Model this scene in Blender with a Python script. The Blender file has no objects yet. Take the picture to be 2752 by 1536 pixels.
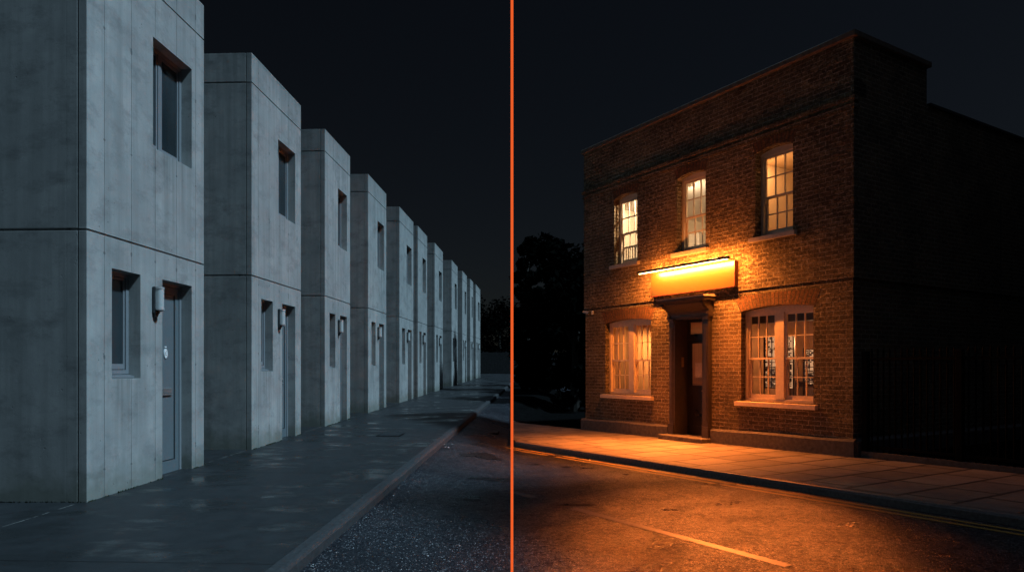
import bpy, bmesh, math, random
from mathutils import Vector, Matrix
random.seed(11)
sc = bpy.context.scene
COL = sc.collection
R = math.radians

# ------------------------------------------------------------------ materials
class NT:
    def __init__(s, name):
        m = bpy.data.materials.new(name); m.use_nodes = True
        s.m = m; s.t = m.node_tree; s.t.nodes.clear()
        s.out = s.n('ShaderNodeOutputMaterial')
    def n(s, typ, **kw):
        nd = s.t.nodes.new(typ)
        ins = kw.pop('ins', {})
        for k, v in kw.items(): setattr(nd, k, v)
        for k, v in ins.items(): s.put(nd.inputs[k], v)
        return nd
    def put(s, sock, v):
        if hasattr(v, 'is_output') or isinstance(v, bpy.types.NodeSocket): s.t.links.new(v, sock)
        elif isinstance(v, (tuple, list)) and len(v) == 3 and sock.type == 'RGBA': sock.default_value = (*v, 1)
        else: sock.default_value = v
    def math(s, op, a, b=0.0, clamp=False):
        nd = s.n('ShaderNodeMath', operation=op, use_clamp=clamp)
        s.put(nd.inputs[0], a); s.put(nd.inputs[1], b); return nd.outputs[0]
    def mapr(s, v, a, b, c=0.0, d=1.0):
        nd = s.n('ShaderNodeMapRange', clamp=True, ins={0: v, 1: a, 2: b, 3: c, 4: d}); return nd.outputs[0]
    def mix(s, f, a, b, mode='MIX'):
        nd = s.n('ShaderNodeMix', data_type='RGBA', blend_type=mode)
        s.put(nd.inputs[0], f); s.put(nd.inputs[6], a); s.put(nd.inputs[7], b); return nd.outputs[2]
    def noise(s, vec, scale, detail=4, rough=.55):
        nd = s.n('ShaderNodeTexNoise', ins={'Scale': scale, 'Detail': detail, 'Roughness': rough})
        if vec is not None: s.put(nd.inputs['Vector'], vec)
        return nd.outputs['Fac']
    def voro(s, vec, scale, feature='F1', out='Distance'):
        nd = s.n('ShaderNodeTexVoronoi', feature=feature, ins={'Scale': scale})
        s.put(nd.inputs['Vector'], vec); return nd.outputs[out]
    def scalev(s, vec, v):
        nd = s.n('ShaderNodeMapping'); s.put(nd.inputs['Vector'], vec); nd.inputs['Scale'].default_value = v
        return nd.outputs[0]
    def bump(s, h, strength, dist, normal=None):
        nd = s.n('ShaderNodeBump', ins={'Strength': strength, 'Distance': dist, 'Height': h})
        if normal is not None: s.put(nd.inputs['Normal'], normal)
        return nd.outputs[0]
    def bsdf(s, col, rough=.6, normal=None, spec=.5, metal=0.0, **extra):
        b = s.n('ShaderNodeBsdfPrincipled')
        s.put(b.inputs['Base Color'], col); s.put(b.inputs['Roughness'], rough)
        b.inputs['Specular IOR Level'].default_value = spec; b.inputs['Metallic'].default_value = metal
        for k, v in extra.items(): s.put(b.inputs[k.replace('_', ' ')], v)
        if normal is not None: s.put(b.inputs['Normal'], normal)
        return b
    def done(s, sh):
        s.t.links.new(sh.outputs[0], s.out.inputs['Surface']); return s.m
    def objvec(s, rnd=True):
        tc = s.n('ShaderNodeTexCoord').outputs['Object']
        if not rnd: return tc
        oi = s.n('ShaderNodeObjectInfo').outputs['Random']
        off = s.math('MULTIPLY', oi, 37.0)
        nd = s.n('ShaderNodeVectorMath', operation='ADD'); s.put(nd.inputs[0], tc)
        cb = s.n('ShaderNodeCombineXYZ', ins={0: off, 1: off, 2: off}); s.put(nd.inputs[1], cb.outputs[0])
        return nd.outputs[0]

def plain(name, col, rough=.5, spec=.5, metal=0.0, var=.15, bump=0.0, scale=30):
    t = NT(name); v = t.objvec()
    n = t.noise(v, scale, 4)
    c = t.mix(t.mapr(n, .3, .7), tuple(x*(1-var) for x in col), tuple(min(1, x*(1+var)) for x in col))
    n2 = t.noise(v, scale*.2, 3)
    r = t.mapr(n2, .3, .7, max(.03, rough-.08), min(1, rough+.08))
    return t.done(t.bsdf(c, r, t.bump(n, .3, bump) if bump else None, spec, metal))

def emit(name, col, strength):
    t = NT(name); e = t.n('ShaderNodeEmission', ins={'Color': (*col, 1), 'Strength': strength}); return t.done(e)

def concrete(name, joints):
    t = NT(name); v = t.objvec(); o = t.n('ShaderNodeTexCoord').outputs['Object']
    big = t.noise(v, .55, 5, .6)
    mid = t.noise(v, 2.6, 6, .65)
    streak = t.noise(t.scalev(v, (7, 7, .35)), 1.0, 5, .6)
    grain = t.noise(v, 75, 3, .7)
    base = t.mix(t.mapr(mid, .32, .7), (.305, .315, .31), (.47, .475, .46))
    base = t.mix(t.mapr(big, .35, .66, .55, 0), base, (.25, .26, .255))
    base = t.mix(t.mapr(streak, .42, .7, 0, .6), base, (.2, .21, .205))
    base = t.mix(t.mapr(grain, .35, .65, .18, 0), base, (.22, .23, .23))
    # cloudy formwork blotches
    bl = t.noise(t.scalev(v, (1.2, 1.2, 2.1)), 1.7, 7, .72)
    base = t.mix(t.mapr(bl, .5, .7, 0, .7), base, (.135, .14, .14))
    # air holes in the cast face
    vd = t.voro(v, 9)
    gate = t.noise(v, 1.9, 2)
    pit = t.math('MULTIPLY', t.mapr(vd, .05, .09, 1, 0), t.mapr(gate, .5, .6))
    vd2 = t.voro(v, 23)
    pit = t.math('MAXIMUM', pit, t.math('MULTIPLY', t.mapr(vd2, .07, .12, 1, 0), t.mapr(gate, .56, .64)))
    base = t.mix(t.math('MULTIPLY', pit, .7), base, (.07, .075, .08))
    sep = t.n('ShaderNodeSeparateXYZ'); t.put(sep.inputs[0], o)
    # run-off stain from the parapet and damp at the foot of the wall
    top = t.mapr(t.math('ADD', sep.outputs[2], t.math('MULTIPLY', streak, 1.1)), 6.27, 7.22, 0, .45)
    base = t.mix(top, base, (.12, .13, .13))
    damp = t.mapr(t.math('ADD', sep.outputs[2], t.math('MULTIPLY', t.noise(v, 6, 4), -.45)), -.12, .16, .6, 0)
    base = t.mix(damp, base, (.10, .115, .085))
    if joints:
        for ya, yb, zt, zl in ((.40, .915, 1.29, .9), (1.165, 2.045, 4.105, 1.1)):
            my = t.math('MULTIPLY', t.mapr(sep.outputs[1], ya-.03, ya+.06), t.mapr(sep.outputs[1], yb-.06, yb+.03, 1, 0))
            mz = t.math('MULTIPLY', t.mapr(sep.outputs[2], zt-zl, zt), t.mapr(sep.outputs[2], zt-.002, zt+.002, 1, 0))
            drip = t.mapr(t.noise(t.scalev(v, (1, 14, .3)), 1.0, 4, .6), .46, .64)
            base = t.mix(t.math('MULTIPLY', t.math('MULTIPLY', my, mz), t.math('MULTIPLY', drip, .6)), base, (.11, .118, .115))
    bev = t.n('ShaderNodeBevel', samples=3, ins={'Radius': .014})
    h = t.math('MULTIPLY', mid, .5); h = t.math('ADD', h, t.math('MULTIPLY', grain, .18))
    h = t.math('SUBTRACT', h, t.math('MULTIPLY', pit, .8))
    if joints:
        y = sep.outputs[1]
        fr = t.math('FRACT', t.math('ADD', t.math('DIVIDE', y, .466), .908))
        d = t.math('MULTIPLY', t.math('ABSOLUTE', t.math('SUBTRACT', fr, .5)), .466)
        oi = t.n('ShaderNodeObjectInfo').outputs['Random']
        wob = t.noise(t.scalev(v, (.01, .6, 3)), 1.2, 3)
        ln = t.math('MULTIPLY', t.mapr(d, .002, .0062, 1, 0), t.mapr(wob, .3, .55, .45, 1))
        zf = t.math('FRACT', t.math('DIVIDE', t.math('ADD', sep.outputs[2], t.math('MULTIPLY', wob, .5)), 1.18))
        zd = t.math('MULTIPLY', t.math('ABSOLUTE', t.math('SUBTRACT', zf, .5)), 1.18)
        rr = t.math('SQRT', t.math('ADD', t.math('POWER', d, 2), t.math('POWER', t.math('MULTIPLY', zd, .6), 2)))
        dot = t.mapr(rr, .011, .018, 1, 0)
        ln = t.math('MAXIMUM', ln, dot)
        # every board a slightly different tone
        fl = t.math('FLOOR', t.math('ADD', t.math('DIVIDE', y, .466), .408))
        wn = t.n('ShaderNodeTexWhiteNoise', noise_dimensions='2D')
        cb = t.n('ShaderNodeCombineXYZ', ins={0: fl, 1: oi}); t.put(wn.inputs['Vector'], cb.outputs[0])
        base = t.mix(t.mapr(wn.outputs['Value'], 0, 1, 0, .22), base, (.25, .26, .26))
        base = t.mix(t.math('MULTIPLY', ln, .75), base, (.06, .065, .07))
        h = t.math('SUBTRACT', h, t.math('MULTIPLY', ln, 1.0))
    return t.done(t.bsdf(base, t.mapr(mid, .3, .7, .62, .85), t.bump(h, .55, .008, bev.outputs[0]), .35))

def brick(name, dark=1.0, soldier=False):
    t = NT(name)
    uv = t.n('ShaderNodeTexCoord').outputs['UV']; v = t.objvec(False)
    dn = t.n('ShaderNodeTexNoise', ins={'Scale': 9.0, 'Detail': 3.0}); t.put(dn.inputs['Vector'], v)
    ds = t.n('ShaderNodeVectorMath', operation='MULTIPLY_ADD'); t.put(ds.inputs[0], dn.outputs['Color'])
    ds.inputs[1].default_value = (.012, .012, 0); t.put(ds.inputs[2], uv)
    def bt(c1, c2, mo, ms=.011):
        b = t.n('ShaderNodeTexBrick', ins={'Vector': ds.outputs[0], 'Scale': 1.0, 'Mortar Size': ms, 'Mortar Smooth': .35, 'Bias': -.1,
                'Brick Width': .225 if not soldier else .33, 'Row Height': .075, 'Color1': c1, 'Color2': c2, 'Mortar': mo})
        b.offset = .5; return b
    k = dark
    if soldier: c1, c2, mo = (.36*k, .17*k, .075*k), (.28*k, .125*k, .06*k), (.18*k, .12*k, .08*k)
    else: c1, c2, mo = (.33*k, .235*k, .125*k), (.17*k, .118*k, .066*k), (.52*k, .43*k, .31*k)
    b = bt(c1, c2, mo)
    g = bt((1, 1, 1), (.0, .0, .0), (0, 0, 0))
    soot = t.noise(v, 1.1, 5, .65); fine = t.noise(v, 38, 5, .7); mid = t.noise(v, 7, 4)
    col = t.mix(t.mapr(soot, .4, .68, 0, .62), b.outputs['Color'], (.045*k, .036*k, .025*k))
    col = t.mix(t.mapr(fine, .42, .66, 0, .75), col, (.05*k, .034*k, .022*k))
    col = t.mix(t.mapr(mid, .6, .75, 0, .35), col, (.33*k, .2*k, .09*k))
    spall = t.noise(t.scalev(v, (1, 1, 1.7)), 17, 6, .72); patchy = t.noise(v, .9, 3)
    sp_ = t.math('MULTIPLY', t.mapr(spall, .5, .6), t.mapr(patchy, .35, .6, .35, 1))
    col = t.mix(t.math('MULTIPLY', sp_, .8), col, (.05*k, .035*k, .022*k))
    h = t.math('MULTIPLY', t.math('SUBTRACT', 1.0, b.outputs['Fac']), 1.0)
    h = t.math('SUBTRACT', h, t.math('MULTIPLY', sp_, 1.1))
    gb = t.n('ShaderNodeSeparateColor'); t.put(gb.inputs[0], g.outputs['Color'])
    h = t.math('ADD', h, t.math('MULTIPLY', gb.outputs[0], .55))
    h = t.math('ADD', h, t.math('MULTIPLY', fine, .75))
    h = t.math('ADD', h, t.math('MULTIPLY', mid, .5))
    return t.done(t.bsdf(col, .85, t.bump(h, 1.0, .03 if not soldier else .008), .25))

def asphalt():
    t = NT('wet_asphalt'); v = t.objvec(False)
    agg = t.n('ShaderNodeTexVoronoi', ins={'Scale': 115.0}); t.put(agg.inputs['Vector'], v)
    sepc = t.n('ShaderNodeSeparateColor'); t.put(sepc.inputs[0], agg.outputs['Color'])
    big = t.noise(v, .5, 5, .6); mid = t.noise(v, 4, 5, .6); crack = t.noise(t.scalev(v, (1, 1, 1)), 11, 6, .7)
    col = t.mix(t.mapr(sepc.outputs[0], .55, 1, 0, 1), (.008, .0095, .013), (.045, .05, .06))
    col = t.mix(t.mapr(sepc.outputs[1], .962, .975), col, (.34, .36, .38))
    col = t.mix(t.mapr(big, .42, .66, .0, .7), col, (.008, .009, .012))
    col = t.mix(t.mapr(crack, .62, .7, 0, .75), col, (.008, .009, .01))
    h = t.math('ADD', t.math('MULTIPLY', agg.outputs['Distance'], -.9), t.math('MULTIPLY', mid, .9))
    h = t.math('SUBTRACT', h, t.mapr(crack, .6, .7, 0, .8))
    rough = t.mapr(t.noise(v, 1.3, 5, .6), .3, .7, .25, .42)
    agg2 = t.n('ShaderNodeTexVoronoi', ins={'Scale': 62.0}); t.put(agg2.inputs['Vector'], v)
    s2 = t.n('ShaderNodeSeparateColor'); t.put(s2.inputs[0], agg2.outputs['Color'])
    gl = t.math('MULTIPLY', t.mapr(sepc.outputs[2], .1, 1, .12, 1.1), t.mapr(s2.outputs[0], .0, 1, .35, 1.25))
    gl = t.math('MULTIPLY', gl, t.mapr(t.noise(t.scalev(v, (1, 1, 1)), 16, 5, .7), .44, .56, .3, 1.15))
    gl = t.math('MULTIPLY', gl, t.mapr(t.noise(v, 1.7, 5, .65), .36, .6, .5, 1.15))
    b = t.bsdf(col, rough, t.bump(h, .5, .012), .7); t.put(b.inputs['Specular IOR Level'], t.math('MULTIPLY', gl, 1.0))
    return t.done(b)

def wet_pavement():
    t = NT('wet_concrete_paving'); v = t.objvec(False)
    sep = t.n('ShaderNodeSeparateXYZ'); t.put(sep.inputs[0], v)
    big = t.noise(v, .7, 6, .62); mid = t.noise(v, 5, 5, .62); grain = t.noise(v, 120, 2, .6)
    wet = t.noise(t.scalev(v, (1.0, 1.7, 1)), .95, 5, .6)
    col = t.mix(t.mapr(mid, .3, .7), (.0125, .0150, .0175), (.024, .028, .031))
    col = t.mix(t.mapr(big, .35, .65, .6, 0), col, (.0105, .013, .0145))
    col = t.mix(t.mapr(wet, .47, .6, 0, .55), col, (.01, .0115, .0125))
    def line(s, period, off, w):
        fr = t.math('FRACT', t.math('ADD', t.math('DIVIDE', s, period), off))
        return t.mapr(t.math('MULTIPLY', t.math('ABSOLUTE', t.math('SUBTRACT', fr, .5)), period), w, w*2, 1, 0)
    wob = t.math('MULTIPLY', t.math('SUBTRACT', t.noise(v, 3, 3), .5), .03)
    ln = line(t.math('ADD', sep.outputs[1], wob), 3.9, .18, .006)
    dx = t.math('ABSOLUTE', t.math('ADD', t.math('ADD', sep.outputs[0], wob), .06))
    ln2 = t.mapr(dx, .004, .009, 1, 0)
    col = t.mix(t.math('MULTIPLY', ln, .95), col, (.004, .004, .005))
    col = t.mix(t.math('MULTIPLY', ln2, t.mapr(mid, .45, .6, 0, .8)), col, (.2, .2, .19))
    rough = t.mapr(wet, .5, .64, .56, .11)
    rough = t.math('ADD', rough, t.mapr(grain, .3, .7, -.04, .06))
    h = t.math('ADD', t.math('MULTIPLY', mid, t.mapr(wet, .5, .62, .8, .15)), t.math('MULTIPLY', grain, .12))
    h = t.math('SUBTRACT', h, t.math('MULTIPLY', ln, .8))
    return t.done(t.bsdf(col, rough, t.bump(h, .4, .012), .33))

def slabs():
    t = NT('york_stone_slabs'); uv = t.n('ShaderNodeTexCoord').outputs['UV']; v = t.objvec(False)
    dn = t.n('ShaderNodeTexNoise', ins={'Scale': 2.0, 'Detail': 3.0}); t.put(dn.inputs['Vector'], v)
    ds = t.n('ShaderNodeVectorMath', operation='MULTIPLY_ADD'); t.put(ds.inputs[0], dn.outputs['Color'])
    ds.inputs[1].default_value = (.035, .035, 0); t.put(ds.inputs[2], uv)
    def bt(c1, c2, mo):
        b = t.n('ShaderNodeTexBrick', ins={'Vector': ds.outputs[0], 'Scale': 1.0, 'Mortar Size': .028, 'Mortar Smooth': .3, 'Bias': 0.0,
               'Brick Width': .82, 'Row Height': .58, 'Color1': c1, 'Color2': c2, 'Mortar': mo}); b.offset = .43; b.squash = 1.25; b.squash_frequency = 3
        return b
    b = bt((.33, .28, .225), (.19, .16, .13), (.025, .02, .016))
    big = t.noise(v, 1.1, 5, .6); mid = t.noise(v, 7, 5, .65); grain = t.noise(v, 60, 3, .65)
    col = t.mix(t.mapr(big, .4, .68, 0, .6), b.outputs['Color'], (.085, .07, .055))
    col = t.mix(t.mapr(mid, .5, .72, 0, .45), col, (.07, .06, .05))
    col = t.mix(t.mapr(grain, .4, .7, 0, .3), col, (.09, .075, .06))
    g = bt((1, 1, 1), (0, 0, 0), (.3, .3, .3)); gs = t.n('ShaderNodeSeparateColor'); t.put(gs.inputs[0], g.outputs['Color'])
    h = t.math('SUBTRACT', 1.0, t.math('MULTIPLY', b.outputs['Fac'], 1.2))
    h = t.math('ADD', h, t.math('MULTIPLY', gs.outputs[0], .35))
    h = t.math('ADD', h, t.math('MULTIPLY', mid, .55)); h = t.math('ADD', h, t.math('MULTIPLY', grain, .2))
    return t.done(t.bsdf(col, t.mapr(big, .3, .7, .35, .6), t.bump(h, .8, .013), .5))

def glass(name, tint=(.9, .93, .95), refl=1.0):
    t = NT(name)
    tr = t.n('ShaderNodeBsdfTransparent', ins={'Color': (*tint, 1)})
    gl = t.n('ShaderNodeBsdfGlossy', ins={'Roughness': .03, 'Color': (1, 1, 1, 1)})
    fr = t.n('ShaderNodeFresnel', ins={'IOR': 1.5})
    mx = t.n('ShaderNodeMixShader', ins={0: t.math('MULTIPLY', fr.outputs[0], refl)})
    t.t.links.new(tr.outputs[0], mx.inputs[1]); t.t.links.new(gl.outputs[0], mx.inputs[2])
    return t.done(mx)

def translucent(name, col):
    t = NT(name); v = t.objvec()
    n = t.noise(t.scalev(v, (26, 26, .5)), 1.0, 3)
    c = t.mix(t.mapr(n, .3, .7), tuple(x*.75 for x in col), col)
    d = t.n('ShaderNodeBsdfDiffuse', ins={'Color': c}); l = t.n('ShaderNodeBsdfTranslucent', ins={'Color': c})
    mx = t.n('ShaderNodeMixShader', ins={0: .55}); t.t.links.new(d.outputs[0], mx.inputs[1]); t.t.links.new(l.outputs[0], mx.inputs[2])
    return t.done(mx)

def worn_paint(name, col, wear):
    t = NT(name); v = t.objvec(False)
    n = t.noise(v, 22, 5, .7); n2 = t.noise(v, 2.2, 3)
    f = t.mapr(t.math('ADD', n, t.math('MULTIPLY', n2, .35)), wear, wear+.12)
    c = t.mix(f, col, (.04, .04, .04))
    return t.done(t.bsdf(c, .5, t.bump(n, .5, .006), .45))

M = {}
M['conc'] = concrete('cast_concrete', False); M['conc_board'] = concrete('board_cast_concrete', True)
M['brick'] = brick('stock_brick', 1.12); M['brick_side'] = brick('sooty_stock_brick', 1.12); M['arch'] = brick('rubbed_red_brick', .85, True)
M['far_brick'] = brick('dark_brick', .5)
M['asphalt'] = asphalt(); M['pave'] = wet_pavement(); M['slabs'] = slabs()
M['kerb'] = plain('granite_kerb', (.034, .037, .04), .6, .3, 0, .35, .006, 28)
M['kerb2'] = plain('stone_kerb', (.13, .11, .095), .5, .5, 0, .35, .006, 28)
M['shaded_kerb'] = plain('shaded_stone_kerb', (.035, .032, .03), .9, .1, 0, .3, .006, 28)  # darker copy of the kerb stone, night shade put into its colour
M['earth'] = plain('dark_soil', (.004, .004, .004), 1, 0, 0, .4, .02, 8)
M['frame'] = plain('grey_aluminium', (.19, .205, .22), .38, .5, 0, .06)
M['door'] = plain('grey_blue_door_paint', (.12, .15, .165), .35, .5, 0, .06)
M['gasket'] = plain('black_gasket', (.012, .013, .015), .5)
M['lampbody'] = plain('dark_grey_lamp_body', (.035, .04, .045), .5)
M['diff'] = plain('opal_lamp_diffuser', (.44, .47, .47), .3, .5, 0, .03)
M['dkglass'] = (lambda t: t.done(t.bsdf(t.mix(t.mapr(t.noise(t.scalev(t.objvec(), (1, 1, .5)), 1.6, 3), .3, .7), (.016, .022, .026), (.04, .053, .06)), .18, None, .6)))(NT('dark_window_glass'))
M['steel'] = plain('brushed_steel', (.5, .52, .53), .3, .5, .8, .1)
M['white'] = plain('white_enamel', (.78, .8, .8), .35)
M['ink'] = plain('black_ink', (.02, .02, .02), .5)
M['sash'] = plain('cream_sash_paint', (.52, .44, .34), .42, .5, 0, .1, .002, 20)
M['sash_lamplit'] = plain('lamplit_sash_paint', (.80, .62, .42), .42, .5, 0, .1, .002, 20)  # lit copy of the sash paint, warm lamplight put into the colour
M['sill'] = plain('painted_stone_sill', (.55, .47, .38), .6, .4, 0, .18, .004, 25)
M['plinth'] = plain('rendered_plinth', (.11, .098, .09), .75, .3, 0, .3, .01, 16)
M['coping'] = plain('stone_coping', (.14, .11, .085), .8, .3, 0, .3, .01, 12)
M['doorpaint'] = plain('black_brown_door_paint', (.018, .014, .012), .32, .5, 0, .2, .002, 14)
M['case'] = plain('dark_door_case_paint', (.055, .042, .034), .38, .5, 0, .2, .003, 14)
M['canopytop'] = plain('lead_canopy_top', (.35, .31, .27), .55, .4, 0, .2, .004, 20)
M['signpanel'] = (lambda t: t.done(t.bsdf((.058, .042, .0055), .24, None, .9)))(NT('pale_sign_panel'))
M['signedge'] = plain('rust_red_sign_edge', (.10, .02, .01), .45)
M['hood'] = plain('bronze_lamp_hood', (.06, .04, .03), .4)
M['iron'] = plain('black_iron_paint', (.0035, .0038, .004), .7, .05)
M['roof'] = plain('dark_roofing', (.03, .03, .032), .9)
M['brass'] = plain('brass', (.45, .3, .12), .35, .5, .8)
M['roomwall'] = plain('cream_room_wall', (.72, .62, .48), .9, .2, 0, .04, 0, 3)
M['roomamber'] = plain('ochre_room_wall', (.66, .46, .27), .9, .2, 0, .04, 0, 3)
M['ceil'] = plain('white_ceiling', (.78, .74, .68), .9, .2, 0, .03, 0, 3)
M['darkroom'] = plain('brown_bar_wall', (.22, .105, .05), .8, .3, 0, .3, 0, 4)
M['wood'] = plain('dark_wood', (.07, .035, .02), .4, .5, 0, .3, .002, 9)
M['glass'] = glass('window_glass', (.93, .94, .95), .45); M['frost'] = translucent('obscured_glass', (.55, .42, .32))
M['curtain'] = translucent('net_curtain', (.46, .27, .13))
M['paper'] = plain('pinned_paper', (.6, .5, .38), .8)
M['bulb'] = emit('warm_bulb', (1, .66, .36), 9.0)
M['litscreen'] = emit('lit_paper_screen', (1, .48, .22), .66)
M['tube'] = emit('hot_strip_tube', (1, .52, .18), 20.0)
M['fret'] = plain('brown_fretwork', (.16, .07, .03), .6)
M['column'] = plain('orange_divider_paint', (.8, .14, .03), .6, .3)
M['glow'] = emit('orange_divider_glow', (.86, .115, .022), 1.0)
M['yellow'] = worn_paint('worn_yellow_line', (.30, .19, .03), .76)
M['whiteline'] = worn_paint('worn_white_line', (.13, .115, .1), .74)
M['patch'] = plain('dark_wet_patch', (.012, .013, .014), .3, .5, 0, .3, .006, 40)
M['leaf'] = plain('dark_foliage', (.0022, .0028, .0024), 1, 0, 0, .5, 0, 2)
M['bark'] = plain('dark_bark', (.03, .026, .022), .9, .2, 0, .3, .01, 12)
M['moss'] = plain('moss', (.035, .05, .02), .9, .2, 0, .5, 0, 40)
M['fence'] = plain('grey_timber_fence', (.03, .031, .032), .9, .1, 0, .3, .004, 6)
M['litter'] = plain('pale_litter', (.5, .52, .52), .6, .4, 0, .3, 0, 9)
M['grey_ward'] = plain('grey_wardrobe_paint', (.5, .42, .33), .5)
M['plastic'] = plain('grey_camera_plastic', (.4, .4, .4), .4)
M['sky_dark'] = plain('cable_sheath', (.1, .09, .08), .5)

# ------------------------------------------------------------------ geometry helpers
class MB:
    def __init__(s): s.v = []; s.f = []; s.mi = []; s.uv = {}
    def add(s, vs, fs, mi=0, uv=None):
        b = len(s.v); s.v += [tuple(p) for p in vs]
        for k, f in enumerate(fs):
            if uv: s.uv[len(s.f)] = uv[k]
            s.f.append([b+i for i in f]); s.mi.append(mi)
        return s
    def quad(s, a, b, c, d, mi=0, uv=None): return s.add([a, b, c, d], [(0, 1, 2, 3)], mi, [uv] if uv else None)
    def box(s, x0, x1, y0, y1, z0, z1, mi=0, ch=0.0):
        if ch > 0:
            bm = bmesh.new(); bmesh.ops.create_cube(bm, size=1)
            for v in bm.verts: v.co = Vector(((x0+x1)/2+v.co.x*(x1-x0), (y0+y1)/2+v.co.y*(y1-y0), (z0+z1)/2+v.co.z*(z1-z0)))
            bmesh.ops.bevel(bm, geom=bm.edges[:], offset=ch, segments=1, affect='EDGES')
            bm.verts.index_update()
            s.add([v.co[:] for v in bm.verts], [[v.index for v in f.verts] for f in bm.faces], mi); bm.free(); return s
        P = [(x0, y0, z0), (x1, y0, z0), (x1, y1, z0), (x0, y1, z0), (x0, y0, z1), (x1, y0, z1), (x1, y1, z1), (x0, y1, z1)]
        return s.add(P, [(0, 3, 2, 1), (4, 5, 6, 7), (0, 1, 5, 4), (1, 2, 6, 5), (2, 3, 7, 6), (3, 0, 4, 7)], mi)
    def prism(s, prof, ax, a, b, mi=0):
        """prof: list of 2D points; ax 'x','y','z' the extrusion axis"""
        def pt(p, t): return {'x': (t, p[0], p[1]), 'y': (p[0], t, p[1]), 'z': (p[0], p[1], t)}[ax]
        n = len(prof); vs = [pt(p, a) for p in prof]+[pt(p, b) for p in prof]
        fs = [tuple(range(n))[::-1], tuple(range(n, 2*n))]+[(i, (i+1) % n, n+(i+1) % n, n+i) for i in range(n)]
        return s.add(vs, fs, mi)
    def tube(s, pts, r, mi=0, seg=8, cap=True):
        pts = [Vector(p) for p in pts]; rs = r if isinstance(r, list) else [r]*len(pts); vs = []; fs = []
        for i, p in enumerate(pts):
            d = (pts[min(i+1, len(pts)-1)]-pts[max(i-1, 0)]).normalized()
            u = d.cross(Vector((0, 0, 1)) if abs(d.z) < .9 else Vector((1, 0, 0))).normalized(); w = d.cross(u)
            vs += [p+u*rs[i]*math.cos(k*2*math.pi/seg)+w*rs[i]*math.sin(k*2*math.pi/seg) for k in range(seg)]
        for i in range(len(pts)-1):
            fs += [(i*seg+k, i*seg+(k+1) % seg, (i+1)*seg+(k+1) % seg, (i+1)*seg+k) for k in range(seg)]
        if cap: fs += [tuple(range(seg)), tuple(range((len(pts)-1)*seg, len(pts)*seg))]
        return s.add(vs, fs, mi)
    def build(s, name, mats, parent=None, smooth=False):
        me = bpy.data.meshes.new(name); me.from_pydata(s.v, [], s.f)
        for m in (mats if isinstance(mats, list) else [mats]): me.materials.append(m)
        for p, i in zip(me.polygons, s.mi): p.material_index = i; p.use_smooth = smooth
        uvl = me.uv_layers.new(name='UVMap').data
        for p in me.polygons:
            c = s.uv.get(p.index); n = p.normal
            for k, li in enumerate(p.loop_indices):
                co = me.vertices[me.loops[li].vertex_index].co
                if c: uvl[li].uv = c[k]
                elif abs(n.z) > .7: uvl[li].uv = (co.x, co.y)
                elif abs(n.x) > abs(n.y): uvl[li].uv = (co.y, co.z)
                else: uvl[li].uv = (co.x, co.z)
        me.validate(); me.update()
        o = bpy.data.objects.new(name, me); COL.objects.link(o)
        if parent: o.parent = parent
        return o

def tag(o, label=None, cat=None, group=None, kind=None):
    if label: o['label'] = label
    if cat: o['category'] = cat
    if group: o['group'] = group
    if kind: o['kind'] = kind
    return o
def thing(name, label, cat, loc=(0, 0, 0), rz=0, group=None):
    o = bpy.data.objects.new(name, None); COL.objects.link(o); o.empty_display_size = .3
    o.location = loc; o.rotation_euler = (0, 0, rz); return tag(o, label, cat, group)
def struct(o): o['kind'] = 'structure'; return o
def copy_tree(o, parent=None):
    c = o.copy(); COL.objects.link(c); c.parent = parent
    for ch in [k for k in o.children]: copy_tree(ch, c)
    return c

def holed_wall(mb, pt, u0, u1, z0, z1, holes, mi=0, reveal_mi=None, nseg=10):
    """wall sheet pt(u,z,depth); holes (ua,ub,za,zspring,zcrown,depth)"""
    rm = mi if reveal_mi is None else reveal_mi
    us = {u0, u1}; zs = {z0, z1}
    def arch(h, u):
        ua, ub, za, zp, zc, d = h
        if zc <= zp: return zp
        w = (ub-ua)/2; sg = zc-zp; rad = (w*w+sg*sg)/(2*sg); m = (ua+ub)/2
        return zc-rad+math.sqrt(max(0, rad*rad-(u-m)**2))
    for h in holes:
        n = nseg if h[4] > h[3] else 1
        for i in range(n+1): us.add(round(h[0]+(h[1]-h[0])*i/n, 5))
        for z in (h[2], h[3], h[4]):
            if z0 < z < z1: zs.add(z)
    us = sorted(us); zs = sorted(zs)
    def hole_at(u): return next((h for h in holes if h[0]-1e-6 <= u <= h[1]+1e-6), None)
    for a, b in zip(us, us[1:]):
        h = hole_at((a+b)/2)
        if h: a_, b_ = a, b
        for c, d in zip(zs, zs[1:]):
            zm = (c+d)/2
            if h and h[2] < zm < h[3]: continue
            if h and h[4] > h[3] and h[3] < zm < h[4]:
                mb.quad(pt(a, max(c, arch(h, a)), 0), pt(b, max(c, arch(h, b)), 0), pt(b, d, 0), pt(a, d, 0), mi); continue
            mb.quad(pt(a, c, 0), pt(b, c, 0), pt(b, d, 0), pt(a, d, 0), mi)
        if h: mb.quad(pt(a, arch(h, a), 0), pt(b, arch(h, b), 0), pt(b, arch(h, b), h[5]), pt(a, arch(h, a), h[5]), rm)
    for ua, ub, za, zp, zc, d in holes:
        mb.quad(pt(ua, za, 0), pt(ua, zp, 0), pt(ua, zp, d), pt(ua, za, d), rm)
        mb.quad(pt(ub, za, 0), pt(ub, zp, 0), pt(ub, zp, d), pt(ub, za, d), rm)
        mb.quad(pt(ua, za, 0), pt(ub, za, 0), pt(ub, za, d), pt(ua, za, d), rm)

def sstep(a, b, x):
    t = min(1, max(0, (x-a)/(b-a))); return t*t*(3-2*t)

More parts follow.
